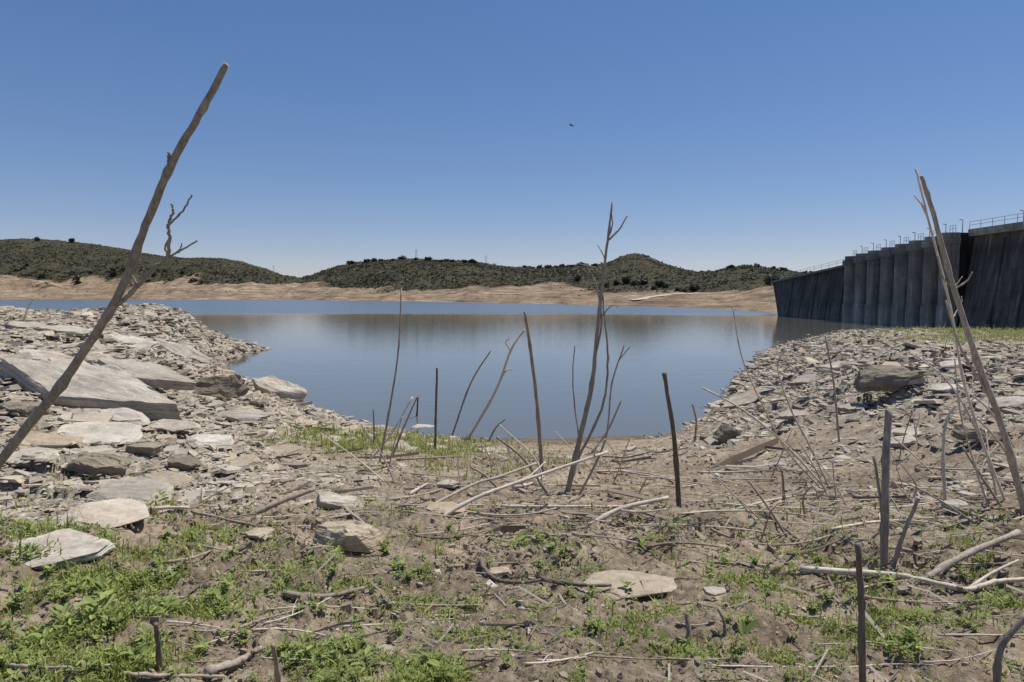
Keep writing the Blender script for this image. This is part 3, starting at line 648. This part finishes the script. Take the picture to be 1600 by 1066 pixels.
SP=[([([(592,722),(612,620),(623,540),(627,450)],5.5,3)],M_grey,'thin grey upright dry stalk',0),
([([(680,706),(681,640),(683,575)],6,5)],M_dark,'short dark broken stalk in mud',0),
([([(705,682),(735,600),(768,546)],4,2.5)],M_grey,'thin leaning grey stalk',0),
([([(730,686),(775,610),(798,548),(820,515)],5.5,4),([(780,598),(790,580),(801,577)],4,2),([(798,548),(790,535),(797,528)],3,2)],M_pale,'pale leaning stalk with short side twigs',0),
([([(848,740),(838,620),(828,540),(820,487)],9,6)],M_brown,'straight brown broken stalk',0),
([([(884,772),(905,690),(925,600),(934,510),(944,420),(957,316)],13,4),([(930,560),(940,500),(930,440),(915,412)],4,2),([(945,420),(930,418),(903,412)],3,1.5),([(951,375),(968,358),(980,337)],4,2),([(935,500),(955,478),(965,480)],3,1.5),([(896,730),(940,640),(950,560),(943,480),(940,440)],6,3),([(950,375),(957,350),(955,330)],3,2),([(905,690),(895,600),(898,540)],3,2)],M_grey,'tall bleached stalk with several thin branches',1),
([([(900,774),(945,690),(956,600),(976,538)],4.5,2.5)],M_grey,'thin branching stalk beside a taller one',1),
([([(922,708),(950,672),(972,623)],5,3)],M_brown,'short curved brown stalk',0),
([([(1062,792),(1054,690),(1038,583)],11,8)],M_dark,'dark broken stalk standing upright',0),
([([(1298,765),(1222,690),(1160,640),(1098,606)],5,4)],M_pale,'pale bent stalk leaning over',1),
([([(1290,762),(1230,705),(1195,640),(1160,560),(1145,480)],3.5,2)],M_pale,'thin pale curved stalk',1),
([([(1300,765),(1262,690),(1236,640),(1215,575),(1228,545)],4,2)],M_pale,'thin pale leaning stalk',1),
([([(1312,690),(1303,600),(1290,525)],4,3)],M_grey,'thin upright stalk on the bank',0),
([([(1605,805),(1570,680),(1528,565),(1490,450),(1462,345),(1440,275)],14,8),([(1490,452),(1510,440),(1520,425)],4,2),([(1485,445),(1472,432),(1465,400)],4,2),([(1545,620),(1500,540),(1478,470)],5,3)],M_grey,'tall grey cane leaning beside others',2),
([([(1575,782),(1535,690),(1505,590),(1485,480),(1450,340),(1431,264)],6,4),([(1450,340),(1440,320),(1428,305)],4,2)],M_pale,'tall thin pale cane crossing another',2),
([([(1560,775),(1545,720),(1510,640),(1475,590),(1430,555)],5,3)],M_pale,'thin pale bent stalk',1),
([([(1590,700),(1545,640),(1495,600)],4,3)],M_pale,'thin pale bent stalk',0),
([([(1548,790),(1515,700),(1500,640),(1492,560)],4,2)],M_pale,'thin pale bent stalk',1),
([([(1600,740),(1560,690),(1520,650),(1470,632)],4,2)],M_pale,'thin pale bent stalk',1),
([([(1382,890),(1383,800),(1384,720),(1389,640)],16,14)],M_grey,'thick grey split stalk standing upright',0),
([([(1382,888),(1378,800),(1366,714)],8,6)],M_brown,'brown stalk leaning against a thicker one',0),
([([(1392,890),(1410,840),(1436,778)],10,7)],M_grey,'leaning broken grey stalk',0),
([([(1350,1100),(1346,960),(1341,850)],15,12),([(1346,960),(1352,945),(1350,935)],7,5)],M_dark,'dark broken stalk near the camera',0),
([([(1478,788),(1474,700),(1480,655),(1494,632)],7,5)],M_pale,'pale bent stalk on mud',0),
([([(1560,1085),(1562,1020),(1605,960)],15,12)],M_grey,'short thick broken stem',0),
([([(862,772),(820,720),(776,683)],7,5)],M_grey,'leaning grey dry stalk',0),([([(850,770),(838,720),(780,664)],5,3)],M_pale,'thin leaning pale stalk',0),
([([(572,720),(610,680),(645,620)],5,3)],M_pale,'thin leaning pale stalk',0),([([(610,714),(630,670),(652,620)],5,3)],M_brown,'thin brown leaning stalk',0),
([([(250,1052),(247,1010),(243,975)],13,9)],M_dark,'dark short stub in the weeds',0),([([(437,1066),(432,1040),(426,1008)],12,9)],M_brown,'short brown stub in mud',0),
([([(1130,1000),(1132,975),(1122,952)],8,5)],M_dark,'dark short stub in mud',0),([([(1078,1010),(1076,985),(1073,958)],12,10)],M_brown,'short brown stub in mud',0),
([([(1225,790),(1224,760),(1222,735)],6,4)],M_brown,'short brown stub in mud',0),([([(1260,810),(1255,780),(1268,760)],5,3)],M_brown,'short curved stub in mud',0),
([([(1240,842),(1205,800),(1170,752)],6,4)],M_brown,'leaning dark dry stalk',1),([([(1420,780),(1432,760),(1408,725)],5,3)],M_pale,'small pale stub in mud',0),
([([(1575,800),(1530,740),(1505,700)],6,4)],M_brown,'leaning dark dry stalk',1),([([(1085,690),(1088,660),(1082,632)],4,3)],M_brown,'thin stalk at the water edge',0),([([(35,507),(42,485),(52,466)],3,2)],M_brown,'small stick on the stony point',0),
([([(762,690),(775,668),(790,655)],4,2)],M_dark,'tiny dark twig at the shore',0),([([(650,664),(652,640),(653,620)],4,3)],M_dark,'tiny dark stalk at the water edge',0),([([(790,770),(760,745),(735,730)],6,4)],M_brown,'leaning brown dry stalk',0),([([(584,700),(584,660),(583,640)],3,2)],M_dark,'thin dark upright stalk',0)]
for paths,mt,lab,tw in SP: stalk(paths,mt,lab,random.uniform(.95,1.03),twigs=tw)
FS=dict(name='fallen_stick',cat='stick',grp='dry sticks lying on the mud')
stalk([([(672,806),(740,780),(800,757),(950,706)],9,6),([(800,757),(830,742),(852,722)],5,3)],M_pale,'long bleached forked branch propped off the mud',1.13,twigs=1,**FS)
stalk([([(658,787),(740,757),(780,745),(838,724)],7,5)],M_pale,'long bleached branch propped off the mud',1.12,twigs=1,**FS)
stalk([([(900,826),(965,797),(1044,778)],12,8),([(965,797),(1000,800),(1040,796)],6,4)],M_pale,'pale forked branch lying on the mud',1.06,**FS)
stalk([([(1415,908),(1500,872),(1592,832)],16,12)],M_grey,'thick grey branch lying on the mud',1.08,**FS)
stalk([([(365,806),(430,788),(492,764)],12,9)],M_grey,'thick grey branch lying on the mud',1.05,**FS)
for i in range(38):
    if i<26: px=random.uniform(1180,1600); py=random.uniform(700,850)
    elif i<32: px=random.uniform(820,1010); py=random.uniform(720,790)
    else: px=random.uniform(560,800); py=random.uniform(710,780)
    hgt=random.uniform(20,95); lx=random.gauss(-.35,.6)*hgt; w_=random.uniform(2.2,4.0)
    stalk([([(px,py),(px+lx*.5+random.gauss(0,4),py-hgt*.5),(px+lx,py-hgt)],w_,w_*.6)],random.choice([M_pale,M_pale,M_grey]),'thin dry twig leaning out of the mud',random.uniform(.92,1.08),twigs=random.choice([0,0,1]))
def lying(pts,w,mat,lab,lift=.6,raw=False):
    q=[hit(px,py) for (px,py) in pts]; dd=[a[1] for a in q]
    if not raw and max(dd)/min(dd)>1.45: return
    out=[]
    for i in range(len(q)-1):
        for k in range(4): out.append(q[i]+(q[i+1]-q[i])*k/4)
    out.append(q[-1]); r=w*.78/F*min(dd)/2
    X=np.array([a[0] for a in out]);Y=np.array([a[1] for a in out]); t=np.linspace(0,1,len(out)); dg=2 if len(pts)>2 else 1
    if not raw: X=np.polyval(np.polyfit(t,X,dg),t); Y=np.polyval(np.polyfit(t,Y,dg),t)
    zs=height(X,Y)[0]; cf=np.polyfit(t,zs,dg); zl=np.polyval(cf,t)+max(0,np.max((zs-np.polyval(cf,t)))*lift)
    out=[np.array([a,b_,z+r*.8]) for a,b_,z in zip(X,Y,zl)]
    b0=out[0].copy(); mb=MB(); stem_mesh(mb,[o-b0 for o in out],r*1.1,r*.6,sub=2,sides=7,wob=.2)
    if random.random()<.5 and len(out)>5:
        k=random.randint(2,len(out)-3); q0=out[k]-b0; dv=(out[k+1]-out[k-1]); L_=np.linalg.norm(out[-1]-out[0])*random.uniform(.15,.35); dv=dv/np.linalg.norm(dv)
        sdv=np.array([-dv[1],dv[0],0])*random.choice([-1,1]); e=q0+(dv*.8+sdv*.6+np.array([0,0,random.uniform(.05,.3)]))*L_
        stem_mesh(mb,[q0,(q0+e)/2+sdv*L_*.05,e],r*.6,r*.3,sub=3,sides=6,wob=.2)
    add('fallen_stick',mb.mesh('fallen_stick',True),mat,tuple(b0),label=lab,category='stick',group='dry sticks lying on the mud')
lying([(1250,897),(1400,905),(1510,927),(1560,921),(1620,914)],14,M_pale,'long pale branch lying across the mud',1.0,True)
for pts,w,mt in [([(785,797),(900,796),(1010,792)],7,M_pale),
 ([(445,937),(505,936),(570,930)],13,M_grey),
 ([(590,952),(670,956),(748,955)],8,M_brown),([(750,882),(775,912),(850,915)],10,M_dark),([(845,913),(900,925),(955,930)],10,M_dark),([(700,890),(770,876),(835,884)],7,M_brown),([(325,1062),(370,1045),(410,1024)],20,M_grey),([(520,790),(550,810),(582,832)],10,M_grey),
 ([(180,806),(240,804),(295,803)],10,M_pale),([(300,800),(350,812),(400,832)],7,M_brown),([(1090,740),(1150,738),(1205,737)],5,M_pale),([(1185,800),(1210,815),(1245,842)],7,M_dark),([(930,740),(1000,742),(1060,760)],5,M_pale),([(1060,770),(1130,785),(1200,820)],5,M_brown),
 ([(620,722),(700,718),(760,716)],5,M_brown),([(1000,805),(1060,815),(1090,830)],6,M_brown),([(360,1000),(400,975),(470,955)],7,M_brown),([(0,1045),(60,1052),(170,1056)],9,M_grey),([(170,1056),(260,1062),(350,1064)],10,M_grey),
 ([(1110,840),(1200,850),(1300,842)],6,M_brown),([(1230,880),(1270,870),(1320,850)],6,M_dark),([(1500,800),(1560,815),(1600,812)],6,M_pale),([(1350,938),(1450,942),(1560,945)],5,M_brown),([(1150,795),(1240,775),(1340,768)],5,M_pale),([(460,742),(530,738),(590,745)],5,M_brown),([(240,886),(290,880),(330,868)],7,M_brown),([(1010,860),(1060,850),(1130,862)],6,M_brown),([(640,840),(700,850),(760,838)],5,M_dark),([(1440,735),(1500,742),(1545,738)],5,M_pale),([(570,790),(640,780),(690,768)],6,M_grey),([(800,770),(830,760),(850,745)],7,M_pale),
 ([(960,740),(1040,748),(1110,760)],4,M_pale),([(1060,812),(1160,800),(1260,812)],5,M_pale),([(820,850),(920,842),(1010,855)],5,M_pale),([(1120,790),(1260,800),(1380,792)],4,M_pale),([(700,800),(790,812),(870,806)],5,M_pale),([(1300,830),(1400,815),(1480,822)],5,M_pale),([(640,775),(655,765),(668,760)],7,M_pale)]:
    lying(pts,w,mt,{'bleached_stem':'bleached pale stick lying on dry mud','weathered_stem':'brown dry stick lying on dry mud','grey_cane':'thick grey stick lying on dry mud','dark_stem':'dark crooked stick lying on mud'}[mt.name],.8)
for i in range(150):
    px=random.uniform(250,1590); py=random.choice([random.uniform(735,870),random.uniform(735,870),random.uniform(870,1050)])
    L=random.uniform(50,180)*(.5+(py-700)/500); a=random.gauss(0,.35)
    if i>120: px=random.uniform(700,1500); py=random.uniform(740,860); L=random.uniform(110,240); a=random.gauss(0,.2)
    dx=L*math.cos(a); dy=L*math.sin(a)*.35
    k=random.gauss(0,3)
    lying([(px-dx/2,py-dy/2),(px,min(1060,py+k)),(px+dx/2,py+dy/2)],random.uniform(1.8,4.4)*(.7+(py-700)/700),random.choice([M_brown,M_grey,M_pale,M_pale]) if i<=120 else M_pale,'thin dry twig lying on mud')
wt=(1-GR*.8)*(GZ>.05)*front*(RR<9)*(GPY>700)*(.1+sst(-.0,.6,fbm(GX*2,GY*2,3,303)))+1e-9
n=5500; ids=rng.choice(wt.size,n,p=wt.ravel()/wt.sum())
r_=RR.ravel()[ids]; L=.012*r_**.9*np.exp(rng.normal(size=n)*.75); yaw=rng.uniform(0,3.14,n); rad_=L*rng.uniform(.012,.04,n)+.0003*r_
dx=np.cos(yaw);dy=np.sin(yaw); c0=np.stack([GX.ravel()[ids],GY.ravel()[ids],GZ.ravel()[ids]+rad_],-1)
V=np.zeros((n,9,3))
for e,t in enumerate((-1,0,1)):
    bend=rng.normal(size=n)*.08*L if t==0 else 0
    ctr=c0+np.stack([dx*L*t-dy*bend,dy*L*t+dx*bend,rng.normal(size=n)*.10*L if t else 0*L],-1)
    for k in range(3):
        an=2*np.pi*k/3; V[:,e*3+k]=ctr+np.stack([-dy*rad_*np.cos(an),dx*rad_*np.cos(an),rad_*np.sin(an)],-1)
q=[];
for e in (0,1):
    for k in range(3): j=(k+1)%3; q+=[e*3+k,e*3+j,(e+1)*3+j,(e+1)*3+k]
loops=(np.arange(n)[:,None]*9+np.array(q)[None]).ravel()
m,nt,b=mat_new('twig_litter',.85,.15); nt.links.new(ramp(nt,attr(nt,'tint'),[(0,(.12,.095,.07)),(.5,(.28,.23,.18)),(1,(.50,.44,.36))]),b.inputs['Base Color'])
add('twig_litter',mk_mesh('twig_litter',V,loops,np.full(n*6,4),{'tint':np.repeat(rng.uniform(0,1,n),9)}),m,kind='stuff',label='fine dry twig litter on the mud',category='twigs')
# ---------- grass ----------
def blades(name,n,wt,hfun,mat,spread=.5,**kw):
    ids=rng.choice(wt.size,n,p=wt.ravel()/wt.sum()); r_=RR.ravel()[ids]; j=.007*r_
    X=GX.ravel()[ids]+rng.normal(size=n)*j; Y=GY.ravel()[ids]+rng.normal(size=n)*j; Z=GZ.ravel()[ids]-.004; h=hfun(r_,n)
    yaw=rng.uniform(0,6.28,n); ln=rng.uniform(.1,1,n)*spread; w_=h*rng.uniform(.02,.04,n)+.0004*r_**.8
    ex=np.stack([np.cos(yaw),np.sin(yaw),0*yaw],-1); sd_=np.stack([-np.sin(yaw),np.cos(yaw),0*yaw],-1)
    B0=np.stack([X,Y,Z],-1); upv=np.array([0,0,1.])
    V=np.zeros((n,5,3)); V[:,0]=B0-sd_*w_[:,None]; V[:,1]=B0+sd_*w_[:,None]
    mid=B0+upv*h[:,None]*.55+ex*(ln*h*.25)[:,None]; V[:,2]=mid+sd_*w_[:,None]*.8; V[:,3]=mid-sd_*w_[:,None]*.8
    V[:,4]=B0+upv*(h*(1-.35*ln))[:,None]+ex*(ln*h*.85)[:,None]
    b_=np.arange(n)[:,None]*5; loops=np.concatenate([(b_+np.array([0,1,2,3])).ravel(),(b_+np.array([3,2,4])).ravel()])
    me=mk_mesh(name,V,loops,np.concatenate([np.full(n,4),np.full(n,3)]),{'tint':np.repeat(rng.uniform(0,1,n),5)}); return add(name,me,mat,**kw)
wt=G**1.15*front*(.12+sst(-.0,.6,fbm(GX*12,GY*12,3,123)))*np.where(RR>6,1.3,1)+1e-12
blades('grass',75000,wt,lambda r,n:np.clip(.010*r**.78,.007,.06)*np.exp(rng.normal(size=n)*.45),M_grass,1.0,kind='stuff',label='short green grass sprouting on mud',category='grass')
wt=plate*front*(GZ>.2)+1e-12
blades('bank_grass',12000,wt,lambda r,n:.0045*r*np.exp(rng.normal(size=n)*.3),M_dry,.9,kind='stuff',label='thin yellow green grass on the bank top',category='grass')
def leaves(name,ncl,wt,nl,sz,mat,**kw):
    ids=rng.choice(wt.size,ncl,p=wt.ravel()/wt.sum()); r0=RR.ravel()[ids]; j=.006*r0
    cx=np.repeat(GX.ravel()[ids]+rng.normal(size=ncl)*j,nl);cy=np.repeat(GY.ravel()[ids]+rng.normal(size=ncl)*j,nl);cz=np.repeat(GZ.ravel()[ids],nl); sc=np.repeat(sz(r0,ncl),nl); n=ncl*nl
    yaw=rng.uniform(0,6.28,n); pit=rng.uniform(.0,1.0,n); L=sc*rng.uniform(.6,1.2,n); W=L*rng.uniform(.14,.25,n)
    d=np.stack([np.cos(yaw)*np.cos(pit),np.sin(yaw)*np.cos(pit),np.sin(pit)],-1); s_=np.stack([-np.sin(yaw),np.cos(yaw),0*yaw],-1); nn=np.cross(s_,d)*-1
    B0=np.stack([cx,cy,cz+rng.uniform(0,.9,n)*sc],-1)+d*(L*.15)[:,None]
    V=np.zeros((n,6,3)); V[:,0]=B0; V[:,1]=B0+d*(L*.35)[:,None]+s_*W[:,None]+nn*(W*.3)[:,None]; V[:,2]=B0+d*(L*.75)[:,None]+s_*(W*.7)[:,None]; V[:,3]=B0+d*L[:,None]-np.array([0,0,1])*(L*.15)[:,None]
    V[:,4]=B0+d*(L*.75)[:,None]-s_*(W*.7)[:,None]; V[:,5]=B0+d*(L*.35)[:,None]-s_*W[:,None]+nn*(W*.3)[:,None]
    b_=np.arange(n)[:,None]*6; loops=np.concatenate([(b_+np.array([0,1,2,3])).ravel(),(b_+np.array([0,3,4,5])).ravel()])
    tint=np.repeat(np.clip(np.repeat(rng.uniform(0,1,ncl),nl)*.6+rng.uniform(0,.4,n),0,1),6)
    me=mk_mesh(name,V,loops,np.full(2*n,4),{'tint':tint}); return add(name,me,mat,**kw)
wt=G**1.2*front*(RR<5)*(.12+sst(-.1,.5,fbm(GX*14,GY*14,3,173)))+1e-12
leaves('creeping_weeds',10500,wt,7,lambda r,n:.0055*np.clip(r,.8,4)**.7*np.exp(rng.normal(size=n)*.45),M_leaf,kind='stuff',label='low creeping green weeds with small leaves',category='weeds')
wpos=[(50,880),(75,900),(60,1000),(160,1010),(860,862),(880,872),(845,850),(620,895),(640,905),(600,870),(560,985),(330,940),(350,925),(700,830),(715,845),(1165,985),(1150,1040),(1080,1030),(1240,1000),(1390,915),(1110,905),(1420,985),(1500,960),(1560,940),(250,880),(300,850),(790,1000),(720,1045),(450,1040),(100,940),(20,950),(1180,885),(360,850),(600,690),(560,690),(690,695),(1280,880),(1270,960),(1340,940),(930,990),(200,960),(520,900)]
for i in range(45): wpos.append((random.uniform(20,1580),random.uniform(830,1050)))
for i,(px,py) in enumerate(wpos):
    p_=hit(px,py); s=random.uniform(14,34)/F*p_[1]*(1 if py>760 else .5)*(1 if i<42 else .75); V=[];Fa=[];T_=[]
    def leaf(b,yaw,pit,L,W,t):
        d=Vector((math.cos(yaw)*math.cos(pit),math.sin(yaw)*math.cos(pit),math.sin(pit))); sd_=Vector((-math.sin(yaw),math.cos(yaw),0)); k=len(V)
        pr=[(0,.1,0),(.3,.8,0),(.55,1,-.02),(.8,.6,-.08),(1,.05,-.2)]
        for f,w_,dz in pr:
            c=b+d*L*f+Vector((0,0,dz*L)); V.extend([c+sd_*W*w_+Vector((0,0,W*w_*.3)),c,c-sd_*W*w_+Vector((0,0,W*w_*.3))]); T_.extend([t,t*.7,t])
        for a in range(4):
            q=k+a*3; Fa.append([q,q+1,q+4,q+3]); Fa.append([q+1,q+2,q+5,q+4])
    for sh in range(random.randint(3,5)):
        yw=random.uniform(0,6.28); lean=random.uniform(.3,1.3); ht=s*random.uniform(.3,.8)
        for lv in range(5):
            f=lv/4; b=Vector((math.cos(yw)*lean*ht*f,math.sin(yw)*lean*ht*f,ht*f))
            for q in range(3 if lv<4 else 4): leaf(b,random.uniform(0,6.28),random.uniform(.05,.8)+f*.3,s*random.uniform(.25,.5)*(1-.3*f),s*random.uniform(.05,.09),random.uniform(.3,1))
    me=mk_mesh('weed_plant',np.array([tuple(v) for v in V]),np.array(Fa).ravel(),np.full(len(Fa),4),{'tint':T_},True)
    add('weed_plant',me,M_leaf,tuple(p_),label='small bright green leafy weed growing from mud',category='weed',group='leafy weeds on the mud')
# ---------- bird ----------
b0=P(893,196,16); mb=MB()
mb.tube([(-.075,0,0),(-.05,0,.004),(0,0,0),(.04,0,-.002),(.07,0,0)],[.004,.012,.016,.009,.003],8)
for s in (-1,1):
    k=len(mb.v); mb.v+=[(-.035,s*.01,.004),(.015,s*.01,.004),(-.01,s*.06,.03),(.02,s*.06,.03),(.055,s*.13,.015)]; mb.f+=[[k,k+1,k+3,k+2],[k+2,k+3,k+4]]
    k=len(mb.v); mb.v+=[(.06,0,0),(.065,s*.008,0),(.11,s*.022,0)]; mb.f+=[[k,k+1,k+2]]
m,nt,b=mat_new('swallow_plumage',.7,.2); nt.links.new(ramp(nt,noise(nt,geo(nt),40,3),[(.3,(.03,.03,.04)),(.7,(.09,.085,.09))]),b.inputs['Base Color'])
o=add('swallow',mb.mesh('swallow'),m,b0,label='dark swallow flying with spread wings',category='bird'); o.rotation_euler=(.5,.2,.5)
# ---------- light, sky, camera ----------
S_=Vector((.38,.22,.9)).normalized(); el=math.asin(S_.z); az=math.atan2(S_.x,S_.y)
w=bpy.data.worlds.new('World'); scene.world=w; w.use_nodes=True; nt=w.node_tree
sk=nt.nodes.new('ShaderNodeTexSky'); sk.sky_type='NISHITA'; sk.sun_disc=False; sk.sun_elevation=el; sk.sun_rotation=az; sk.air_density=1.0; sk.dust_density=.0; sk.ozone_density=4.0; sk.altitude=800
gm_=nd(nt,'ShaderNodeGamma',{'Gamma':.66}); nt.links.new(sk.outputs[0],gm_.inputs[0])
hs=nd(nt,'ShaderNodeHueSaturation',{'Saturation':1.4}); nt.links.new(gm_.outputs[0],hs.inputs['Color'])
tn=mix(nt,1.0,hs.outputs[0],(1.0,.90,1.02),'MULTIPLY')
bg=nt.nodes['Background']; nt.links.new(tn,bg.inputs[0]); bg.inputs[1].default_value=.165
sun=bpy.data.lights.new('sun','SUN'); sun.energy=5.0; sun.angle=math.radians(.5); sun.color=(1,.95,.87)
so=bpy.data.objects.new('sun',sun); COL.objects.link(so); so.rotation_euler=S_.to_track_quat('Z','Y').to_euler(); so.location=(10,5,40)
cam=bpy.data.cameras.new('camera'); cam.lens=24; cam.sensor_width=36; cam.clip_end=5000; cam.clip_start=.05
co=bpy.data.objects.new('camera',cam); COL.objects.link(co); co.location=(0,0,H); co.rotation_euler=(math.pi/2-PIT,0,0); scene.camera=co
scene.view_settings.view_transform='Standard'; scene.view_settings.look='None'; scene.view_settings.exposure=0
